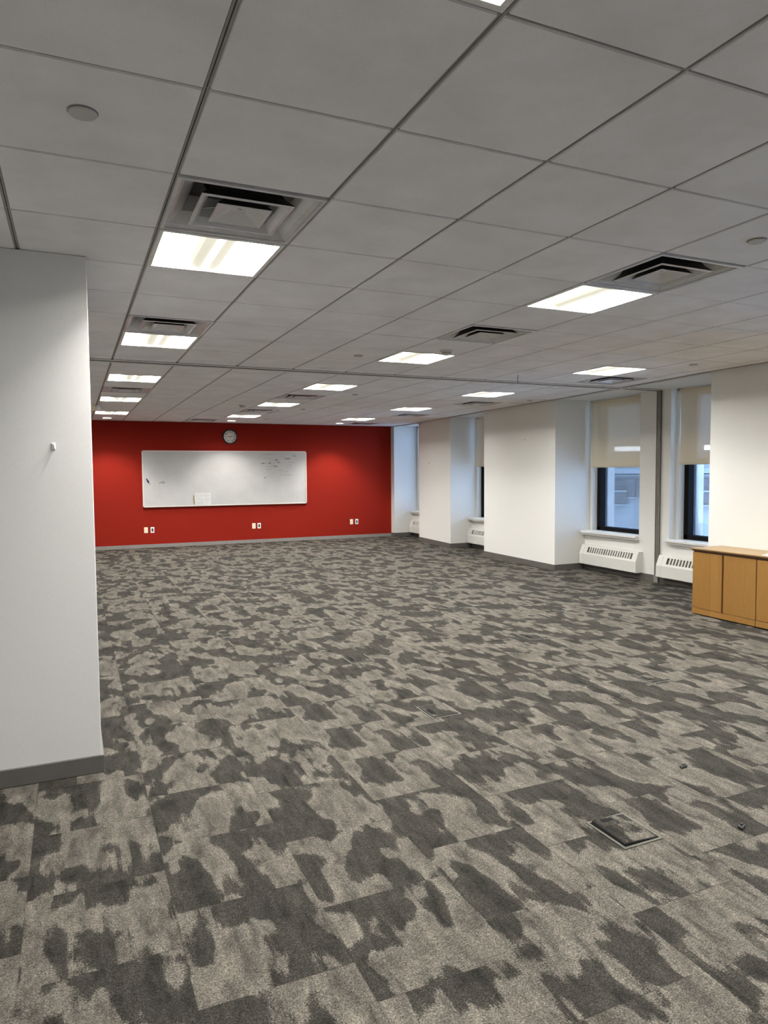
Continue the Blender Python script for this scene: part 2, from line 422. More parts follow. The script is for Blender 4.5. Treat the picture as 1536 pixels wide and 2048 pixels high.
# outer masonry
mb = MB()
ys = [YB - .2, .30, 1.44, 1.96, 3.10, 6.10, 7.17, 7.88, 8.95, 11.42, 12.62, 14.55, 15.52, YR + .2]
for k in range(0, len(ys), 2):
    a, c = ys[k], ys[k + 1]
    z = -2.0
    for z0, z1 in ((-2, .45), (.457, 1.30), (1.307, 2.15), (2.157, PLEN)):
        mb.box(8.0, 8.15, a, c, z0, z1)
    mb.box(8.0, 8.13, a + .006, c - .006, -2, PLEN)
for y0, y1 in ((.30, 1.44), (1.96, 3.10), (6.10, 7.17), (7.88, 8.95), (11.42, 12.62), (14.55, 15.52)):
    mb.box(8.0, 8.20, y0, y1, -.3, SILL - .04); mb.box(8.0, 8.15, y0, y1, H + .02, PLEN)
mb.build('outer_masonry', 'stone', wr)

# windows: casing, black sash, glass, stool
for n, (y0, y1) in enumerate(WIN):  # the final two belong to the added, unseen bay
    xb = W((y0 + y1) / 2) + .115
    mb = MB()                                             # casing boards around the sash
    c = .055
    mb.box(xb, 8.0, y1 - c, y1, SILL, H); mb.box(xb, 8.0, y0, y0 + c, SILL, H); mb.box(xb, 8.0, y0, y1, H - .03, H + .01)
    win = struct(mb.build('window_%d' % (n + 1), 'trim'), None)
    a, d = y0 + c, y1 - c
    mb = MB(); xf = xb + .095
    fz0, fz1 = SILL + .02, H - .03
    fw = .075
    for (p, q, r, s) in ((a, a + fw, fz0, fz1), (d - fw, d, fz0, fz1), (a, d, fz0, fz0 + .07), (a, d, fz1 - .07, fz1), (a, d, 1.70, 1.76)):
        mb.box(xf, xf + .11, p, q, r, s)
    mb.build('window_frame', 'frame', win, bevel=.003)
    mb = MB(); mb.box(xf + .075, xf + .081, a + fw - .01, d - fw + .01, fz0 + .06, fz1 - .05); mb.build('window_pane', 'glass', win)
    mb = MB(); ov = .10 if n == 1 else .0
    mb.box(W(y0) - .075, xf + .01, y0 - (0 if n != 1 else 0), y1 + (.03 if n == 1 else -.002), SILL - .004, SILL + .028)
    mb.box(W(y0) - .055, W(y0) + .01, y0, y1 - .004, SILL - .032, SILL - .004)
    mb.build('window_sill', 'trim', win, bevel=.004)

# baseboards
def skirt(mb, pts, h, t=.012):
    for p, q in zip(pts, pts[1:]):
        d = Vector((q[0] - p[0], q[1] - p[1], 0)).normalized(); nrm = Vector((d.y, -d.x, 0)) * t
        e = d * t
        mb.prism([(p[0], p[1]), (q[0], q[1]), (q[0] + nrm.x, q[1] + nrm.y), (p[0] + nrm.x, p[1] + nrm.y)][::-1], .001, h)
mb = MB(); mb.box(XL, 7.24, YR - .012, YR, .001, .075)
struct(mb.build('baseboard_back', 'baselight'))
mb = MB()
mb.box(6.708, 6.72, YB, .18, .001, .095); mb.box(6.708, 6.72, 3.22, 5.84, .001, .095)
def rb(pts): skirt(mb, pts, .095)
for poly in ([(7.242, YR - .012), (7.225, 15.565), (7.78, 15.58)],
             [(W(15) , 15.575), (W(14.4), 14.39)], [(7.78, 14.384), (7.306, 14.384), (7.178, 12.687), (7.69, 12.69)],
             [(W(12.6), 12.68), (W(11.2), 11.22)], [(7.68, 11.218), (7.071, 11.218), (7.003, 9.019), (7.62, 9.03)],
             [(W(9), 9.02), (W(7.7), 7.7), (W(5.9), 5.84)]):
    rb(poly)
struct(mb.build('baseboard_right', 'base'))

# folding-partition track across the ceiling and its jamb post
mb = MB()
y0, y1 = 7.375, 7.525
mb.box(XL, 7.555, y0, y0 + .008, H - .003, H + .006, 1)
mb.box(XL, 7.555, y0 + .008, y0 + .075, H - .006, H + .006)
mb.box(XL, 7.555, y0 + .075, y0 + .083, H - .012, H + .006, 1)
mb.box(XL, 7.555, y0 + .083, y1 - .03, H - .006, H + .006)
mb.box(XL, 7.555, y1 - .03, y1 - .018, H - .017, H + .004, 2)
struct(mb.build('trim_3', ['track', 'slot', 'trim'], bevel=.0015))
mb = MB()
mb.box(7.555, 7.584, 7.400, 7.462, .11, H - .012, 1)
for k, yy in enumerate((7.400, 7.418, 7.436, 7.454)): mb.box(7.545 - .004 * (k % 2), 7.56, yy - .002, yy + .008, .11, H - .012)
o = struct(mb.build('trim_4', ['post', 'postdark'], bevel=.0015))
mb = MB(); mb.box(7.541, 7.584, 7.400, 7.412, .001, .11); mb.box(7.541, 7.584, 7.428, 7.438, .001, .11); mb.box(7.541, 7.584, 7.452, 7.462, .001, .11)
mb.box(7.556, 7.584, 7.400, 7.462, .001, .11)
mb.build('post_foot', 'postlight', o)

# ------------------------------------------------------------------ ceiling lights
def make_light(label):
    t = thing('ceiling_light', label, 'ceiling light', (0, 0, H), 0, 'square recessed ceiling lights')
    hx, hy = CX / 2 - .008, CY / 2 - .008
    mb = MB()                                             # flange
    w = .022
    for (a, b_, c, d) in ((-hx, hx, -hy, -hy + w), (-hx, hx, hy - w, hy), (-hx, -hx + w, -hy + w, hy - w), (hx - w, hx, -hy + w, hy - w)):
        mb.box(a, b_, c, d, -.004, .012)
    mb.ring(hx - w, .012, hx - w, .02)
    mb.build('frame', 'fixframe', t, bevel=.002)
    ix, iy = hx - w, hy - w
    # coved reflector: white lower coves, upper coves made to glow for the unbuilt tubes
    def cove(a): return ix - (ix - .10) * (1 - math.cos(a)), .008 + .145 * math.sin(a)
    for name_, m_, k0, k1 in (('reflector', 'fixwhite', 0, 3), ('lit_cove', 'lit', 3, 12)):
        for sx in (-1, 1):
            mb = MB()
            for k in range(k0, k1):
                (xa, za), (xb_, zb_) = cove(k / 12 * PI / 2), cove((k + 1) / 12 * PI / 2)
                mb.face([(sx * xa, -iy, za), (sx * xb_, -iy, zb_), (sx * xb_, iy, zb_), (sx * xa, iy, za)])
            mb.build(name_, m_, t, smooth=True)
    n = 10
    for s in (-1, 1):                                     # end plates
        pts = [cove(k / n * PI / 2) for k in range(n + 1)]
        prof = [(-x, z) for x, z in pts] + [(x, z) for x, z in pts[::-1]]
        mb = MB(); mb.face([(x, s * (iy - .002), z) for x, z in prof]); mb.build('end_plate', 'endplate', t)
    # perforated basket: half-round trough below the tubes
    mb = MB(); R = .125; prev = None; n = 16
    for k in range(n + 1):
        a = PI * k / n; x = -R * math.cos(a); z = .075 - .068 * math.sin(a) ** .8
        if prev: mb.face([(prev[0], -iy + .02, prev[1]), (x, -iy + .02, z), (x, iy - .02, z), (prev[0], iy - .02, prev[1])])
        prev = (x, z)
    for s in (-1, 1):
        mb.face([(-R * math.cos(PI * k / n), s * (iy - .02), .075 - .068 * math.sin(PI * k / n) ** .8) for k in range(n + 1)])
    mb.build('basket', 'basket', t, smooth=False)
    mb = MB(); mb.box(-.014, .014, -iy + .004, iy - .004, -.003, .008); mb.build('center_bar', 'bar', t, bevel=.002)
    mb = MB(); mb.ring(hx, .012, hx, .17); mb.face([(-hx, -hy, .17), (hx, -hy, .17), (hx, hy, .17), (-hx, hy, .17)]); mb.build('housing', 'fixframe', t)
    return t
LLAB = {
 (0, -2): 'lit square ceiling light cut off by the top edge of the photo',
 (0, 2): 'largest lit square ceiling light, directly behind the big grey left vent',
 (0, 6): 'lit square ceiling light in the left row, just in front of the ceiling track',
 (0, 10): 'lit square ceiling light in the left row, first one beyond the ceiling track',
 (0, 14): 'lit square ceiling light in the left row, second one beyond the ceiling track',
 (0, 18): 'lit square ceiling light in the left row, farthest, near the red wall',
 (4, 2): 'large lit square ceiling light touching the dark glossy vent at right',
 (4, 6): 'lit square ceiling light beside the nearer smoke detector, in front of the track',
 (4, 10): 'lit square ceiling light in the middle row, first one beyond the track',
 (4, 14): 'lit square ceiling light in the middle row, second one beyond the track',
 (4, 18): 'lit square ceiling light in the middle row, farthest, near the clock wall',
 (8, 6): 'lit square ceiling light at the right above the paired blinds, before the track',
 (8, 10): 'lit square ceiling light in the window-side row, first one beyond the track',
 (8, 14): 'lit square ceiling light in the window-side row, second one beyond the track',
 (8, 18): 'lit square ceiling light in the window-side row, farthest, near the red wall'}
def cell(c): return (gx(c[0] + .5), gy(c[1] + .5), H)
L0 = make_light(LLAB[LIGHTS[0]]); L0.location = cell(LIGHTS[0])
for c in LIGHTS[1:]: dup(L0, cell(c), LLAB[c])
for c in HIDDEN: dup(L0, cell(c), 'lit square ceiling light outside the view, added to brighten the near room')

# ------------------------------------------------------------------ supply vents
def make_vent(label):
    t = thing('ceiling_vent', label, 'air vent', (0, 0, H), 0, 'square ceiling air vents')
    h = CX / 2 - .006
    mb = MB()
    mb.ring(h, -.003, h, .01); mb.ring(h, -.003, h - .016, -.004); mb.ring(h - .016, -.004, h - .016, .004)
    mb.ring(h - .016, .004, h - .035, .014); mb.ring(h - .035, .014, h - .085, .06); mb.ring(h - .085, .06, h - .115, .12)
    mb.build('outer_cone', 'ventgrey', t)
    mb = MB()
    mb.ring(.192, -.006, .176, -.009); mb.ring(.176, -.009, .150, .022); mb.ring(.150, .022, .138, .06)
    mb.ring(.1925, -.005, .160, .028, 1); mb.ring(.160, .028, .142, .06, 1)  # up-facing skins coloured dark as shade inside the vent
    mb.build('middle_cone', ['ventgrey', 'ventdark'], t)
    mb = MB()
    mb.ring(.115, -.008, .108, -.010); mb.ring(.108, -.010, .03, .022)
    mb.face([(-.03, -.03, .022), (.03, -.03, .022), (.03, .03, .022), (-.03, .03, .022)])
    mb.ring(.1155, -.007, .07, .05, 1)  # plaque's upper skin darkened the same way, shade put into colour
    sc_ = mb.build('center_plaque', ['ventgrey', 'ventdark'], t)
    mb = MB(); mb.disc((0, 0, .018), .008, 'z', 16, 0, .006); mb.build('screw', 'ventgrey', sc_)
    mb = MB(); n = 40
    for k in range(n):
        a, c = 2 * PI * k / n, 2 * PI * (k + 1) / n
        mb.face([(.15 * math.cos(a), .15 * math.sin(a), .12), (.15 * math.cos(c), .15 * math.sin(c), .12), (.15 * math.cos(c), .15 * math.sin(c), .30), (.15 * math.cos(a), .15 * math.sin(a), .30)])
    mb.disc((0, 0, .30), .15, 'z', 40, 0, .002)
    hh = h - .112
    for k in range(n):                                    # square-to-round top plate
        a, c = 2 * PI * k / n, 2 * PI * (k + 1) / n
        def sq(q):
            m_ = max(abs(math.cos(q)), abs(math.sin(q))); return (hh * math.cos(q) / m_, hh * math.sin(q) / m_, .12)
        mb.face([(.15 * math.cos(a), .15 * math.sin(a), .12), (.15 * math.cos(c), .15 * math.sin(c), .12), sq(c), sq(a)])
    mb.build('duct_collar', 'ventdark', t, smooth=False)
    for a in (PI / 4, 3 * PI / 4, 5 * PI / 4, 7 * PI / 4):
        mb = MB(); mb.tube([(.08 * math.cos(a), .08 * math.sin(a), .045), (.20 * math.cos(a), .20 * math.sin(a), .055)], .004, 6); mb.build('bracket', 'ventgrey', t)
    return t
VLAB = {
 (0, 1): 'large grey square ceiling vent in front of the largest ceiling light at left',
 (0, 5): 'grey square ceiling vent in the left row, second from the camera',
 (0, 12): 'small grey ceiling vent in the left row, between two lights beyond the track',
 (4, 1): 'large dark glossy square ceiling vent at right, touching a lit ceiling light',
 (4, 4): 'glossy square ceiling vent in front of the nearer smoke detector',
 (4, 12): 'grey square ceiling vent in the middle row, first one beyond the track',
 (4, 16): 'grey square ceiling vent in the middle row, second one beyond the track',
 (3, 20): 'grey ceiling vent against the red wall, just left of the clock',
 (9, 7): 'grey square ceiling vent by the paired blinds, just before the track',
 (9, 12): 'black-looking ceiling vent in the window-side row, first one beyond the track',
 (9, 16): 'black-looking ceiling vent in the window-side row, second one beyond the track',
 (9, 20): 'black-looking ceiling vent in the window-side row, at the red wall'}
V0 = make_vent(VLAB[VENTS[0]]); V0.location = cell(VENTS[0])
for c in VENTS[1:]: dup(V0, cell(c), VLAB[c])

# ------------------------------------------------------------------ small ceiling fittings
def make_cap(label):
    t = thing('ceiling_sprinkler_cover', label, 'sprinkler cover', (0, 0, H), 0, 'round sprinkler covers in the ceiling')
    mb = MB(); mb.disc((0, 0, -.010), .040, 'z', 40, 0, .006, .043); mb.disc((0, 0, -.004), .030, 'z', 32, 0, .006); mb.build('cover_plate', 'capgrey', t, bevel=.0015)
    mb = MB(); mb.disc((0, 0, -.0015), .046, 'z', 40, 0, .006); mb.build('rim', 'tee', t)
    return t
CAPS = [((-.54, .44), 'round grey sprinkler cover above the white pillar at left'),
        ((4.44, .48), 'round white sprinkler cover at the right edge of the ceiling'),
        ((3.53, 6.59), 'round sprinkler cover left of the ceiling light by the smoke detector'),
        ((5.53, 11.57), 'round sprinkler cover right of the first middle light beyond the track'),
        ((10.34, 11.33), 'round sprinkler cover above the wide white window-side pier'),
        ((9.34, 5.36), 'round sprinkler cover near the ceiling edge above the paired blinds'),
        ((5.54, 15.57), 'round sprinkler cover right of the second middle light beyond the track'),
        ((5.49, 19.41), 'round sprinkler cover right of the farthest middle-row light')]
S0 = make_cap(CAPS[0][1])
for k, ((i, j), lab) in enumerate(CAPS):
    o = S0 if k == 0 else dup(S0, (0, 0, 0), lab)
    o.location = (gx(i), gy(j), H)

def make_smoke(label):
    t = thing('smoke_detector', label, 'smoke detector', (0, 0, H), 0, 'smoke detectors')
    mb = MB(); mb.disc((0, 0, -.012), .062, 'z', 40, 0, .012, .068); mb.build('base', 'disc', t, bevel=.002)
    mb = MB(); mb.disc((0, 0, -.046), .038, 'z', 40, 0, .034, .052); mb.build('sensor_head', 'capgrey', t, bevel=.003)
    mb = MB()
    mb.disc((0, 0, -.031), .0455, 'z', 32, 0, .012); mb.build('sensor_slot', 'dark', t)
    return t
D0 = make_smoke('round smoke detector between a ceiling light and the glossy vent, nearer one'); D0.location = (gx(4.6), gy(5.69), H)
dup(D0, (gx(3.6), gy(14.83), H), 'round smoke detector on the ceiling above the clock, farther one')

# wall-wash downlights by the red wall
def make_down(label, i, j):
    t = thing('recessed_downlight', label, 'downlight', (0, 0, H), 0, 'downlights washing the red wall')
    mb = MB(); hw, hd = .088, .06
    for (a, b_, c, d) in ((-hw, hw, -hd, -hd + .008), (-hw, hw, hd - .008, hd), (-hw, -hw + .008, -hd, hd), (hw - .008, hw, -hd, hd)): mb.box(a, b_, c, d, -.012, -.001)
    mb.build('trim_ring', 'fixframe', t)
    mb = MB(); mb.box(-hw + .006, hw - .006, -hd + .006, hd - .006, -.008, -.002); mb.build('lens', 'led', t)
    return t
DN = [(.455, 20.42, 'small bright downlight by the red wall, left of the clock'),
      (4.50, 20.40, 'small bright downlight by the red wall, above the clock'),
      (8.55, 20.45, 'small bright downlight by the red wall, right of the whiteboard')]
N0 = None
for i, j, lab in DN:
    if N0 is None: N0 = make_down(lab, i, j); o = N0
    else: o = dup(N0, (0, 0, 0), lab)
    o.location = (gx(i), gy(j), H)
for o in [N0] + [q for q in COL.objects if q.name.startswith('recessed_downlight.')]:
    L = bpy.data.lights.new('downlight_beam', 'SPOT'); L.energy = 72 if o.name.endswith('.001') else 125; L.color = (1, .93, .84); L.spot_size = math.radians(104); L.spot_blend = .6; L.shadow_soft_size = .05
    lo = bpy.data.objects.new('downlight_beam', L); COL.objects.link(lo); lo.parent = o; lo.location = (0, 0, -.03)
    lo.rotation_euler = (math.radians(2), 0, 0)

# emergency light peeking past the pillar
t = thing('emergency_light', 'cream emergency light box under the ceiling, just past the pillar edge', 'emergency light', (.27, gy(16.0), H))
mb = MB(); mb.box(-.16, .105, -.035, .035, -.105, -.012); mb.build('case', 'cream', t, bevel=.006)
mb = MB(); mb.box(-.05, .01, -.02, .02, -.012, 0); mb.build('canopy', 'cream', t)
mb = MB(); mb.disc((.145, -.05, -.055), .042, 'y', 28, 0, .05); mb.tube([(.08, 0, -.06), (.145, -.01, -.055)], .008); mb.build('lamp_head', 'hook', t)

# loose wire hanging from the ceiling
mb = MB()
x, y = gx(7.2), gy(7.49)
mb.tube([(x + .006, y, H), (x - .002, y, H - .02), (x - .006, y + .002, H - .05), (x - .002, y + .003, H - .08), (x + .010, y + .004, H - .10)], .003, 6)
tag(mb.build('hanging_wire', 'black', smooth=True), 'thin black wire end hanging from a ceiling tile before the track', 'wire')

# ------------------------------------------------------------------ red wall objects
YW = YR
# whiteboard
t = thing('whiteboard', 'wide white dry-erase board mounted on the red wall', 'whiteboard', (3.197, YW, .875))
bw, bh = 3.66, 1.22
mb = MB(); mb.box(-bw / 2 + .012, bw / 2 - .012, -.050, -.002, .012, bh - .012); mb.build('panel', 'board', t)
mb = MB(); e = .022
for (a, b_, c, d) in ((-bw / 2, bw / 2, 0, e), (-bw / 2, bw / 2, bh - e, bh), (-bw / 2, -bw / 2 + e, e, bh - e), (bw / 2 - e, bw / 2, e, bh - e)): mb.box(a, b_, -.060, -.001, c, d)
mb.build('frame', 'alu', t, bevel=.002)
for sx in (-1, 1):
    for z in (0, bh - .022):
        mb = MB(); mb.box(sx * bw / 2 - .011 - .011 * sx, sx * bw / 2 + .011 - .011 * sx, -.062, -.058, z, z + .022); mb.build('corner_cap', 'jack', t)
def scribble(mb, x, z, w, h, n, seed):
    r = random.Random(seed)
    pts = [(x + w * k / n + r.uniform(-.3, .3) * w / n, z + r.uniform(-h, h)) for k in range(n + 1)]
    for (a, b_), (c, d) in zip(pts, pts[1:]):
        L_ = math.hypot(c - a, d - b_) or 1; nx, nz = -(d - b_) / L_ * .007, (c - a) / L_ * .007
        mb.face([(a + nx, -.0515, b_ + nz), (c + nx, -.0515, d + nz), (c - nx, -.0515, d - nz), (a - nx, -.0515, b_ - nz)])
def wbx(cx_): return (3.951 + (cx_ - 1040) / 210 * .832) - 3.197          # crop x -> board x
def wbz(cy_): return (2.081 - (cy_ - 660) / 150 * .587) - .875
mb = MB()
for k, (x, y, w, h, n) in enumerate([(1038, 728, 14, .018, 4), (1052, 727, 8, .01, 3), (1085, 726, 12, .015, 4), (1122, 708, 16, .012, 5), (1136, 722, 16, .010, 5), (1110, 746, 26, .014, 7), (1058, 660, 14, .008, 3), (1057, 808, 9, .028, 3), (1180, 700, 34, .012, 8), (1232, 685, 12, .008, 3)]):
    scribble(mb, wbx(x), wbz(y), w / 210 * .832, h, n, k)
for k, (x, z) in enumerate([(1.745, 1.408), (1.770, 1.418), (1.782, 1.392), (1.812, 1.398), (1.80, 1.42), (1.715, 1.40)]):
    scribble(mb, x - 3.197, z - .875, .014, .012, 4, 40 + k)
mb.build('writing', 'ink', t)
for k, (x, y, w, n) in enumerate([(1065, 675, 60, 14), (1055, 700, 46, 10), (1060, 728, 60, 10), (1062, 746, 44, 12), (1064, 764, 40, 12), (1140, 770, 30, 8), (1205, 722, 34, 8), (1200, 740, 24, 6), (1178, 776, 22, 6), (1150, 795, 60, 10), (1205, 800, 20, 5)]):
    mb = MB(); scribble(mb, wbx(x), wbz(y), w / 210 * .832, .013, n, 70 + k)
    mb.build('faint_writing', 'inkfaint', t)['label'] = 'faded half-erased handwriting'
mb = MB(); mb.face([(1.50 - 3.197, -.0512, 1.425 - .875), (1.512 - 3.197, -.0512, 1.42 - .875), (1.545 - 3.197, -.0512, 1.335 - .875), (1.54 - 3.197, -.0512, 1.335 - .875)]); mb.build('smear', 'bluefaint', t)
# marker stuck on the board
t = thing('marker', 'small dark blue marker tip sticking to the left end of the whiteboard', 'marker', (1.472, YW - .066, 1.447), 0)
a = Vector((-.026, 0, .045)); c = Vector((.022, 0, -.038))
mb = MB(); mb.tube([c, c * .2 + a * .2, a * .75], [.014, .017, .012], 12); mb.build('barrel', 'blue', t, smooth=True)
mb = MB(); mb.tube([a * .75, a * 1.15], [.012, .005], 12); mb.build('tip', 'black', t, smooth=True)
# sheet of paper clipped to the board
t = thing('paper_sheet', 'handwritten paper sheet on the lower part of the whiteboard', 'paper', (2.615, YW - .061, .897))
mb = MB(); mb.prism([(-.165, 0), (.185, 0), (.185, -.002), (-.165, -.002)], 0, .272); mb.build('sheet', 'paper', t)
mb = MB(); r = random.Random(9)
for k in range(8):
    z = .245 - k * .030; x = -.14
    xe = [.15, .16, .12, .17, .15, .13, .10, .05][k]
    while x < xe:
        w = r.uniform(.012, .045)
        if r.random() < .82: mb.box(x, x + w, -.0032, -.0022, z - .004, z + .004)
        x += w + r.uniform(.006, .02)
mb.build('handwriting', 'inkfaint', t)
mb = MB(); mb.box(-.185, -.163, -.008, 0, .02, .10); mb.box(-.19, -.17, -.010, -.002, .105, .215); mb.build('clip', 'clipmetal', t, bevel=.002)
# clock
t = thing('wall_clock', 'round black-rimmed wall clock on the red wall above the whiteboard', 'clock', (3.258, YW, 2.412))
mb = MB(); n = 56; prof = [(.138, -.012), (.140, -.036), (.150, -.044), (.160, -.040), (.165, -.028), (.165, 0)]
for k in range(n):
    a, c = 2 * PI * k / n, 2 * PI * (k + 1) / n
    for (r0, y0_), (r1, y1_) in zip(prof, prof[1:]):
        mb.face([(r0 * math.cos(a), y0_, r0 * math.sin(a)), (r0 * math.cos(c), y0_, r0 * math.sin(c)), (r1 * math.cos(c), y1_, r1 * math.sin(c)), (r1 * math.cos(a), y1_, r1 * math.sin(a))])
mb.build('rim', 'black', t, smooth=True)
mb = MB(); mb.disc((0, -.018, 0), .142, 'y', 56, 0, .012); face = mb.build('dial', 'face', t)
def text_mesh(s, size, name, parent, loc, m_):
    cu = bpy.data.curves.new(name, 'FONT'); cu.body = s; cu.size = size; cu.align_x = 'CENTER'; cu.align_y = 'CENTER'; cu.extrude = .0008; cu.offset = .0022
    to = bpy.data.objects.new('tmp', cu); COL.objects.link(to)
    bpy.context.view_layer.update()
    me = bpy.data.meshes.new_from_object(to.evaluated_get(bpy.context.evaluated_depsgraph_get()))
    bpy.data.objects.remove(to); 
    me.materials.clear(); me.materials.append(M[m_])
    o = bpy.data.objects.new(name, me); COL.objects.link(o); o.parent = parent; o.location = loc; o.rotation_euler = (PI / 2, 0, 0)
    return o
for k in range(1, 13):
    a = PI / 2 - 2 * PI * k / 12
    text_mesh(str(k), .046, 'numeral', face, (.108 * math.cos(a), -.0195, .108 * math.sin(a)), 'black')
mb = MB(); mb.box(-.018, .018, -.0195, -.0182, -.064, -.061); mb.build('dial_lettering', 'jack', face)
def hand(name, ang, L_, w, y):
    a = PI / 2 - ang; d = Vector((math.cos(a), 0, math.sin(a))); p = Vector((-d.z, 0, d.x))
    mb = MB(); pts = [d * -.03 + p * w, d * L_ + p * w * .5, d * L_ - p * w * .5, d * -.03 - p * w]
    lo = [mb.bm.verts.new(v + Vector((0, y, 0))) for v in pts]; hi = [mb.bm.verts.new(v + Vector((0, y - .002, 0))) for v in pts]
    mb.bm.faces.new(lo); mb.bm.faces.new(hi)
    for k in range(4): mb.bm.faces.new((lo[k], lo[(k + 1) % 4], hi[(k + 1) % 4], hi[k]))
    return mb.build(name, 'black', t)
hand('hour_hand', math.radians(82), .088, .006, -.022); hand('minute_hand', math.radians(267), .118, .0045, -.026)
mb = MB(); mb.disc((0, -.031, 0), .007, 'y', 16, 0, .012); mb.build('hub', 'black', t)

# outlets
def make_outlet(label, data):
    t = thing('data_outlet' if data else 'power_outlet', label, 'outlet', (0, 0, 0), 0, 'data jack plates on the red wall' if data else 'power outlets on the red wall')
    mb = MB(); mb.box(-.039, .039, -.007, -.0005, -.062, .062); mb.build('plate', 'plate' if data else 'cream', t, bevel=.003)
    if data:
        mb = MB(); mb.box(-.018, .018, -.010, -.006, -.034, .034); ins = mb.build('insert', 'jack', t)
        mb = MB(); mb.box(-.015, -.002, -.0112, -.0098, .004, .026); mb.box(.002, .015, -.0112, -.0098, -.026, -.004); mb.build('port', 'dark', ins)
    else:
        for z in (.021, -.021):
            mb = MB(); mb.box(-.017, .017, -.0095, -.006, z - .015, z + .015); s_ = mb.build('socket', 'cream', t, bevel=.004)
            mb = MB(); mb.box(-.008, -.005, -.0105, -.0092, z - .003, z + .008); mb.box(.005, .008, -.0105, -.0092, z - .003, z + .008); mb.disc((0, -.0105, z - .009), .003, 'y', 10, 0, .0012); mb.build('slots', 'dark', s_)
    return t
places = [('left', 1.418, 1.55, .384), ('middle', 3.768, 3.89, .387), ('right', 6.167, 6.304, .397)]
where = {'left': 'under the left end of the whiteboard', 'middle': 'under the right half of the whiteboard', 'right': 'right of the whiteboard near the corner'}
P0 = make_outlet('cream power outlet on the red wall ' + where['left'], False); Q0 = make_outlet('white data jack plate on the red wall ' + where['left'], True)
for k, (w_, xa, xb_, z) in enumerate(places):
    a = P0 if k == 0 else dup(P0, (0, 0, 0), 'cream power outlet on the red wall ' + where[w_])
    c = Q0 if k == 0 else dup(Q0, (0, 0, 0), 'white data jack plate on the red wall ' + where[w_])
    a.location = (xa, YW, z); c.location = (xb_, YW, z)

# ------------------------------------------------------------------ blinds and heaters
BL = [((7.83, 8.965), 1.665, 'beige roller blind in the window left of the dark jamb post'),
      ((6.05, 7.165), 1.690, 'beige roller blind in the window between jamb post and wood cabinet wall'),
      ((11.36, 12.60), 1.715, 'narrow visible beige roller blind between the two white piers')]
for (y0, y1), zb, lab in BL:
    xb = W((y0 + y1) / 2) + .085
    t = thing('roller_blind', lab, 'blind', (xb, (y0 + y1) / 2, zb), 0, 'beige roller blinds')
    h = (y1 - y0) / 2; top = H - .02 - zb
    mb = MB(); n = 24                                      # cloth, faintly bowed towards the glass
    def bow(k): 
        z = top * k / n; return -.012 * math.sin(PI * k / n) if 'between jamb' not in lab else -.0
    for k in range(n):
        z0, z1 = top * k / n, top * (k + 1) / n
        w0 = h - .018 * math.sin(PI * k / n) * (1 if 'wood cabinet' in lab else 0); w1 = h - .018 * math.sin(PI * (k + 1) / n) * (1 if 'wood cabinet' in lab else 0)
        mb.face([(0, -h, z0), (0, w0, z0), (0, w1, z1), (0, -h, z1)])
    mb.build('cloth', 'blind', t)
    mb = MB(); mb.box(-.006, .006, -h, h, -.022, .004); mb.build('hem_bar', 'hem', t, bevel=.003)
    mb = MB(); mb.tube([(.0, -h, top - .012), (0, h, top - .012)], .018, 14); mb.build('roller', 'blind', t)

def make_heater(label, length):
    t = thing('baseboard_heater', label, 'heater', (0, 0, 0), 0, 'white heaters under the windows')
    # local: wall at x=0, room towards -x, runs in +y from 0
    prof = [(0, .10), (-.135, .095), (-.143, .103), (-.143, .262), (-.088, .398), (-.080, .405), (0, .405)]
    g0, g1 = .17, length - .10
    lo_, hi_ = .22, .84                                   # slot span along the slope
    def sl(f): return (-.143 + .055 * f, .262 + .136 * f)
    mb = MB()
    # front, top, bottom as shells
    def strip(p, q, a, c): mb.face([(p[0], a, p[1]), (q[0], a, q[1]), (q[0], c, q[1]), (p[0], c, p[1])])
    for p, q in ((prof[0], prof[1]), (prof[1], prof[2]), (prof[2], prof[3]), (prof[4], prof[5]), (prof[5], prof[6])): strip(p, q, .09, length - .004)
    strip(sl(0), sl(lo_), .09, length - .004); strip(sl(hi_), sl(1), .09, length - .004)
    strip(sl(lo_), sl(hi_), .09, g0); strip(sl(lo_), sl(hi_), g1, length - .004)
    mb.build('cover', 'heater', t)
    mb = MB(); n = 19; pitch = (g1 - g0) / n
    def bar(a, c):
        p, q = sl(lo_), sl(hi_)
        mb.face([(p[0], a, p[1]), (q[0], a, q[1]), (q[0], c, q[1]), (p[0], c, p[1])])
        mb.face([(p[0], a, p[1]), (q[0], a, q[1]), (q[0] + .012, a, q[1] - .005), (p[0] + .012, a, p[1] - .005)])
        mb.face([(p[0], c, p[1]), (q[0], c, q[1]), (q[0] + .012, c, q[1] - .005), (p[0] + .012, c, p[1] - .005)])
    for k in range(1, n): bar(g0 + k * pitch - .011, g0 + k * pitch + .011)
    gr = mb.build('grille', 'heater', t)
    mb = MB(); p, q = sl(lo_ - .05), sl(hi_ + .05)
    mb.face([(p[0] + .014, g0 - .02, p[1] - .006), (q[0] + .014, g0 - .02, q[1] - .006), (q[0] + .014, g1 + .02, q[1] - .006), (p[0] + .014, g1 + .02, p[1] - .006)])
    mb.build('heater_core', 'slit', gr)
    for a, c in ((0.0, .088), (length - .003, length + .003)):
        mb = MB(); pr = [(x - (.002 if x < 0 else 0), z) for x, z in prof]
        mb.extr_y(pr, a, c); mb.build('end_cap', 'heater', t, bevel=.002)
    mb = MB(); mb.box(-.085, -.055, length - .30, length - .25, .402, .408); mb.build('access_flap', 'heater', t)
    return t
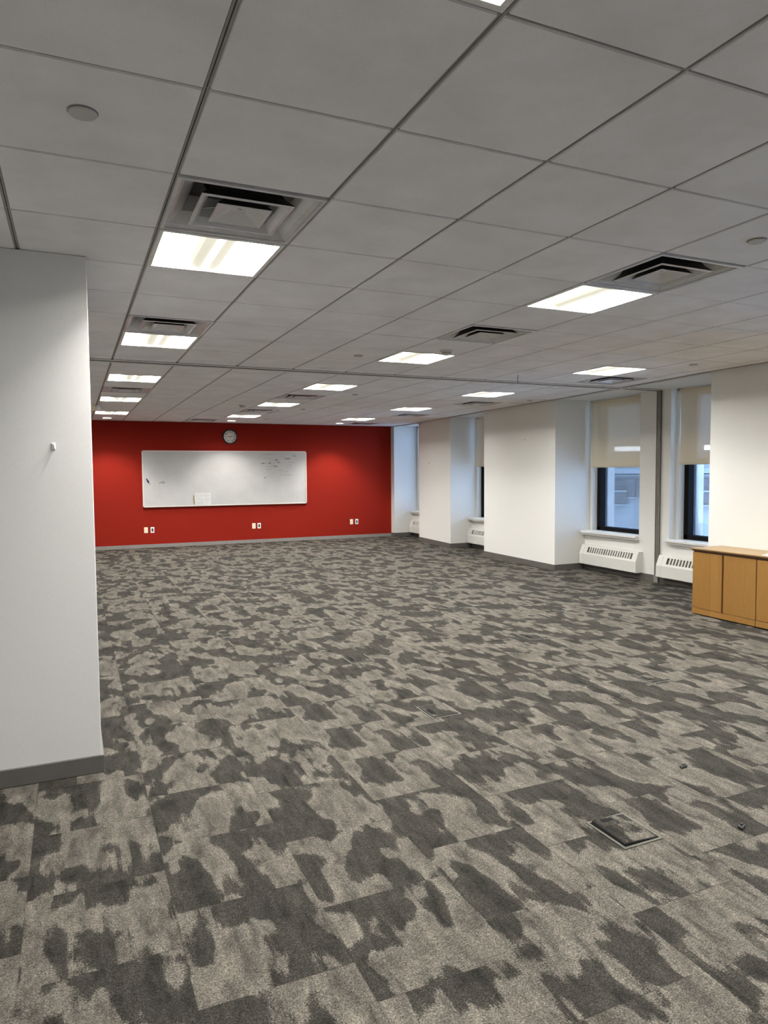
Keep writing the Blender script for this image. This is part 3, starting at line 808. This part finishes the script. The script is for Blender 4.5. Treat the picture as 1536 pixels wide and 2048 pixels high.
def mirror_heater(label, y_far, length):
    # end with the wide cap is the far (+y) end
    t = make_heater(label, length)
    t.rotation_euler = (0, 0, 0)
    for ch in t.children:
        for v in ch.data.vertices: v.co.y = length - v.co.y
        for g in ch.children:
            for v in g.data.vertices: v.co.y = length - v.co.y
    t.location = (W(y_far - length / 2) - .001, y_far - length, 0)
    t.rotation_euler = (0, 0, -math.atan(.022))
    return t
mirror_heater('white slotted heater under the window left of the dark jamb post', 9.0, 1.27)
mirror_heater('white slotted heater right of the jamb post, partly hidden by the wooden cabinet', 7.355, 1.30)
mirror_heater('white slotted heater in the recess between the two white piers', 12.672, 1.30)
mirror_heater('small visible end of a white heater in the corner recess near the red wall', 15.55, 1.10)

# ------------------------------------------------------------------ cabinets
XF = 6.25; XBK = 6.705
def make_cab(label, y1, y0, doors):
    t = thing('cabinet', label, 'cabinet', (0, 0, 0), 0, 'low wooden cabinets along the right wall')
    mb = MB()
    mb.box(XF + .022, XBK, y0 + .002, y1, .012, .690)
    mb.build('body', 'woodedge' if False else 'wood', t)
    mb = MB(); mb.box(XF, XF + .022, y0 + .003, y1, .012, .073); mb.build('plinth', 'wood', t, bevel=.0015)
    mb = MB(); mb.box(XF + .04, XBK - .03, y0 + .03, y1 - .03, .001, .012); mb.build('base', 'dark', t)
    for a, c in doors:
        mb = MB(); mb.box(XF, XF + .020, a, c, .078, .690); mb.build('door', 'wood', t, bevel=.0015)
    ds = sorted(doors, reverse=True)
    mb = MB()
    for (a, c), (a2, c2) in zip(ds, ds[1:]): mb.box(XF + .012, XF + .0215, c2 + .001, a - .001, .074, .690)
    mb.box(XF + .012, XF + .03, y0 + .004, y1 - .002, .690, .706)
    mb.build('finger_groove', 'woodedge', t)
    return t
make_cab('low maple cabinet with two doors, left end of the run by the heater', 5.625, 4.836, [(5.246, 5.622), (4.841, 5.222)])
make_cab('low maple cabinet cut off by the right edge of the photo', 4.832, 4.04, [(4.448, 4.829), (4.045, 4.424)])
t = thing('worktop', 'light maple top running over both low cabinets', 'worktop', (0, 0, 0))
mb = MB(); mb.box(XF - .012, 6.712, 4.03, 5.642, .722, .736); mb.build('top_panel', 'woodtop', t, bevel=.002)
mb = MB(); mb.box(XF - .002, 6.712, 4.032, 5.632, .7065, .722); mb.build('dark_edge', 'woodedge', t)
mb = MB(); mb.prism([(6.275, 4.80), (6.47, 4.87), (6.40, 5.0 - .36), (6.28, 4.55)], .7365, .739)
tag(mb.build('paper_slip', 'paper'), 'white slip of paper on the cabinet top at the right photo edge', 'paper')

# ------------------------------------------------------------------ hook and nails
t = thing('wall_hook', 'small clear adhesive hook stuck on the white pillar', 'hook', (-.083, 3.97, 1.742))
mb = MB(); mb.prism([(-.010, 0), (.010, 0), (.010, -.004), (-.010, -.004)], -.016, .018); mb.build('backplate', 'hook', t, bevel=.002)
mb = MB(); mb.tube([(.0, -.004, .012), (.004, -.010, .0), (.006, -.016, -.012), (.006, -.024, -.020), (.006, -.030, -.014), (.006, -.032, -.006)], .0035, 8); mb.build('prong', 'capgrey', t, smooth=True)
def nail(x, y, z, lab):
    mb = MB(); mb.disc((x - .006, y, z), .007, 'x', 12, 0, .012, .004); tag(mb.build('wall_screw', 'black'), lab, 'screw', 'screws left in the white piers')
nail(7.125, 11.99 + 1.2 + .35, 1.78, 'tiny dark screw left in the narrow white pier near the red wall')
nail(7.03, 9.88, 2.13, 'tiny dark screw left in the wide white pier')

# ------------------------------------------------------------------ floor boxes
def make_box(label):
    t = thing('floor_box', label, 'floor box', (0, 0, 0), 0, 'floor outlet boxes in the carpet')
    mb = MB(); hx, hy = .108, .124; w = .012
    for (a, b_, c, d) in ((-hx, hx, -hy, -hy + w), (-hx, hx, hy - w, hy), (-hx, -hx + w, -hy + w, hy - w), (hx - w, hx, -hy + w, hy - w)): mb.box(a, b_, c, d, .0006, .004)
    mb.build('frame', 'lidframe', t, bevel=.001)
    mb = MB(); mb.box(-hx + w, hx - w, -hy + w, hy - w, .0005, .0015); mb.build('well', 'dark', t)
    mb = MB(); lx, ly = .092, .108; mb.box(-lx, lx, -ly, ly, .0016, .009); lid = mb.build('lid', 'lid', t, bevel=.001)
    mb = MB(); mb.box(-lx + .004, lx - .004, -ly + .004, ly - .004, .0085, .0105); mb.build('carpet_inset', 'lidcarpet', lid)
    mb = MB(); mb.box(-.084, -.054, -.066, .024, .0095, .0112); mb.build('cable_slot', 'dark', lid)
    return t
ORD = ['nearest', 'second', 'third', 'fourth', 'fifth', 'sixth', 'seventh', 'eighth']
ROWS = {'left': (2.19, [2.32, 4.04, 5.48, 7.12, 9.00, 10.50, 12.10]), 'middle': (4.02, [4.00, 5.50, 7.15, 9.06, 10.50, 12.30]),
        'right': (5.87, [5.48, 7.23, 9.07, 10.50, 12.27, 13.78])}
B0 = None
for rname, (x, ysl) in ROWS.items():
    for k, y in enumerate(ysl):
        if rname == 'left' and k == 0: lab = 'dark floor box with a raised lid, largest and nearest the camera'
        elif k == len(ysl) - 1: lab = 'floor box in the carpet, farthest of the %s row' % rname
        else: lab = 'floor box in the carpet, %s from the camera in the %s row' % (ORD[k], rname)
        if k == 0 and rname == 'left': o = make_box(lab)
        elif B0 is None: B0 = make_box(lab); o = B0
        else: o = dup(B0, (0, 0, 0), lab)
        o.location = (x, y, 0)
        if rname == 'left' and k == 0:
            # its own thick-skirted lid, propped up on its left side, slot near the far edge
            for ch in list(o.children):
                if ch.name.startswith('lid'):
                    for g in list(ch.children): bpy.data.objects.remove(g)
                    bpy.data.objects.remove(ch)
            lx, ly = .090, .105
            mb = MB(); mb.box(-lx, lx, -ly, ly, -.014, .002); lid = mb.build('lid', 'black', o, bevel=.001)
            mb = MB(); mb.box(-lx + .003, lx - .003, -ly + .003, ly - .003, .0015, .0040); mb.build('carpet_inset', 'lidcarpet', lid)
            mb = MB(); mb.box(-.058, .004, .068, .092, .0035, .0046); mb.build('cable_slot', 'dark', lid)
            lid.rotation_euler = (math.radians(1.6), math.radians(3.4), 0); lid.location = (.0, .0, .0095)

# small black clips lying on the carpet
def clip(x, y, rz, lab):
    t = thing('plastic_clip', lab, 'clip', (x, y, 0), rz, 'small black clips on the carpet')
    mb = MB(); mb.prism([(-.028, -.010), (.022, -.014), (.030, .006), (-.010, .014)], .0005, .012); mb.build('wedge', 'black', t, bevel=.003)
    mb = MB(); mb.box(.004, .020, -.004, .006, .012, .016); mb.build('tab', 'black', t)
clip(2.952, 2.697, .2, 'small black plastic clip on the carpet, farther from the camera')
clip(2.681, 2.119, .5, 'small black plastic clip on the carpet right of the raised floor box')

# ------------------------------------------------------------------ street outside
# stone building across the street
A = Vector((20.5, 21.9, 0)); tdir = Vector((.7301, -.6833, 0)); nd = Vector((-.6833, -.7301, 0))
t = thing('stone_building', 'pale carved stone building seen through the windows', 'building', (A.x, A.y, 0), math.atan2(tdir.y, tdir.x))
# local x along facade, local -y or +y out of it
sgn = 1 if (Matrix.Rotation(math.atan2(tdir.y, tdir.x), 3, 'Z') @ Vector((0, 1, 0))).dot(nd) > 0 else -1
def fb(mb, x0, x1, z0, z1, d0, d1): mb.box(x0, x1, min(sgn * d0, sgn * d1), max(sgn * d0, sgn * d1), z0, z1)
L_, R_ = -14, 12
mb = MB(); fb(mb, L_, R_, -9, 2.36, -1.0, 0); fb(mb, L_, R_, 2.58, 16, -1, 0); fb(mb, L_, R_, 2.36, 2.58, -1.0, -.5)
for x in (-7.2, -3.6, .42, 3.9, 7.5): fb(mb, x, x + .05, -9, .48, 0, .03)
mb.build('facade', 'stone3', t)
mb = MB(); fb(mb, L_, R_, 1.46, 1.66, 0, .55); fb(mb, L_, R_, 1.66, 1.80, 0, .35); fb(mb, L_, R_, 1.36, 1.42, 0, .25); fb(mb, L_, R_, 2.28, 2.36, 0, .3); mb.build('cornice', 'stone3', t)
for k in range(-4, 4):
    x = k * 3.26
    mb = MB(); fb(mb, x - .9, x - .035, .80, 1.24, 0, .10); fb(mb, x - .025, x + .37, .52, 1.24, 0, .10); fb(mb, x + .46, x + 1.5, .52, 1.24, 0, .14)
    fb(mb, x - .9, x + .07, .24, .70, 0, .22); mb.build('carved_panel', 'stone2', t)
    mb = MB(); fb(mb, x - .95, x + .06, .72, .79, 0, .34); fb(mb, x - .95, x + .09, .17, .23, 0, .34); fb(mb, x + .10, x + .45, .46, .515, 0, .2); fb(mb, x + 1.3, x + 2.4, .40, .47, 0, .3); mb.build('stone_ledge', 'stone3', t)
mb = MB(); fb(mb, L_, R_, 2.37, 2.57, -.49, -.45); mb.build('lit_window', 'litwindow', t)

# ------------------------------------------------------------------ sky
w = bpy.data.worlds.new('sky'); SC.world = w; w.use_nodes = True
bg = w.node_tree.nodes['Background']
bg.inputs[0].default_value = (.45, .65, 1.0, 1); bg.inputs[1].default_value = 6.5

# ------------------------------------------------------------------ camera
yaw, pit, rol, fpx = -.4196, -.0573, -.0073, 1394.9
cy, sy, cp, sp = math.cos(yaw), math.sin(yaw), math.cos(pit), math.sin(pit)
fw = Vector((-sy * cp, cy * cp, sp)); rt = Vector((cy, sy, 0)); up = rt.cross(fw)
r2 = rt * math.cos(rol) + up * math.sin(rol); u2 = -rt * math.sin(rol) + up * math.cos(rol)
cam = bpy.data.cameras.new('camera'); cam.sensor_width = 36; cam.lens = 36 * fpx / 2048; cam.clip_start = .05; cam.clip_end = 200
co = bpy.data.objects.new('camera', cam); COL.objects.link(co)
mw = Matrix((r2, u2, -fw)).transposed().to_4x4(); mw.translation = (0, 0, CAMZ); co.matrix_world = mw
SC.camera = co

SC.view_settings.view_transform = 'Standard'; SC.view_settings.look = 'None'; SC.view_settings.gamma = 1
SC.view_settings.use_curve_mapping = False
SC.view_settings.exposure = 0.32
SC.cycles.use_denoising = True
SC.cycles.max_bounces = 10; SC.cycles.diffuse_bounces = 6; SC.cycles.sample_clamp_indirect = 6
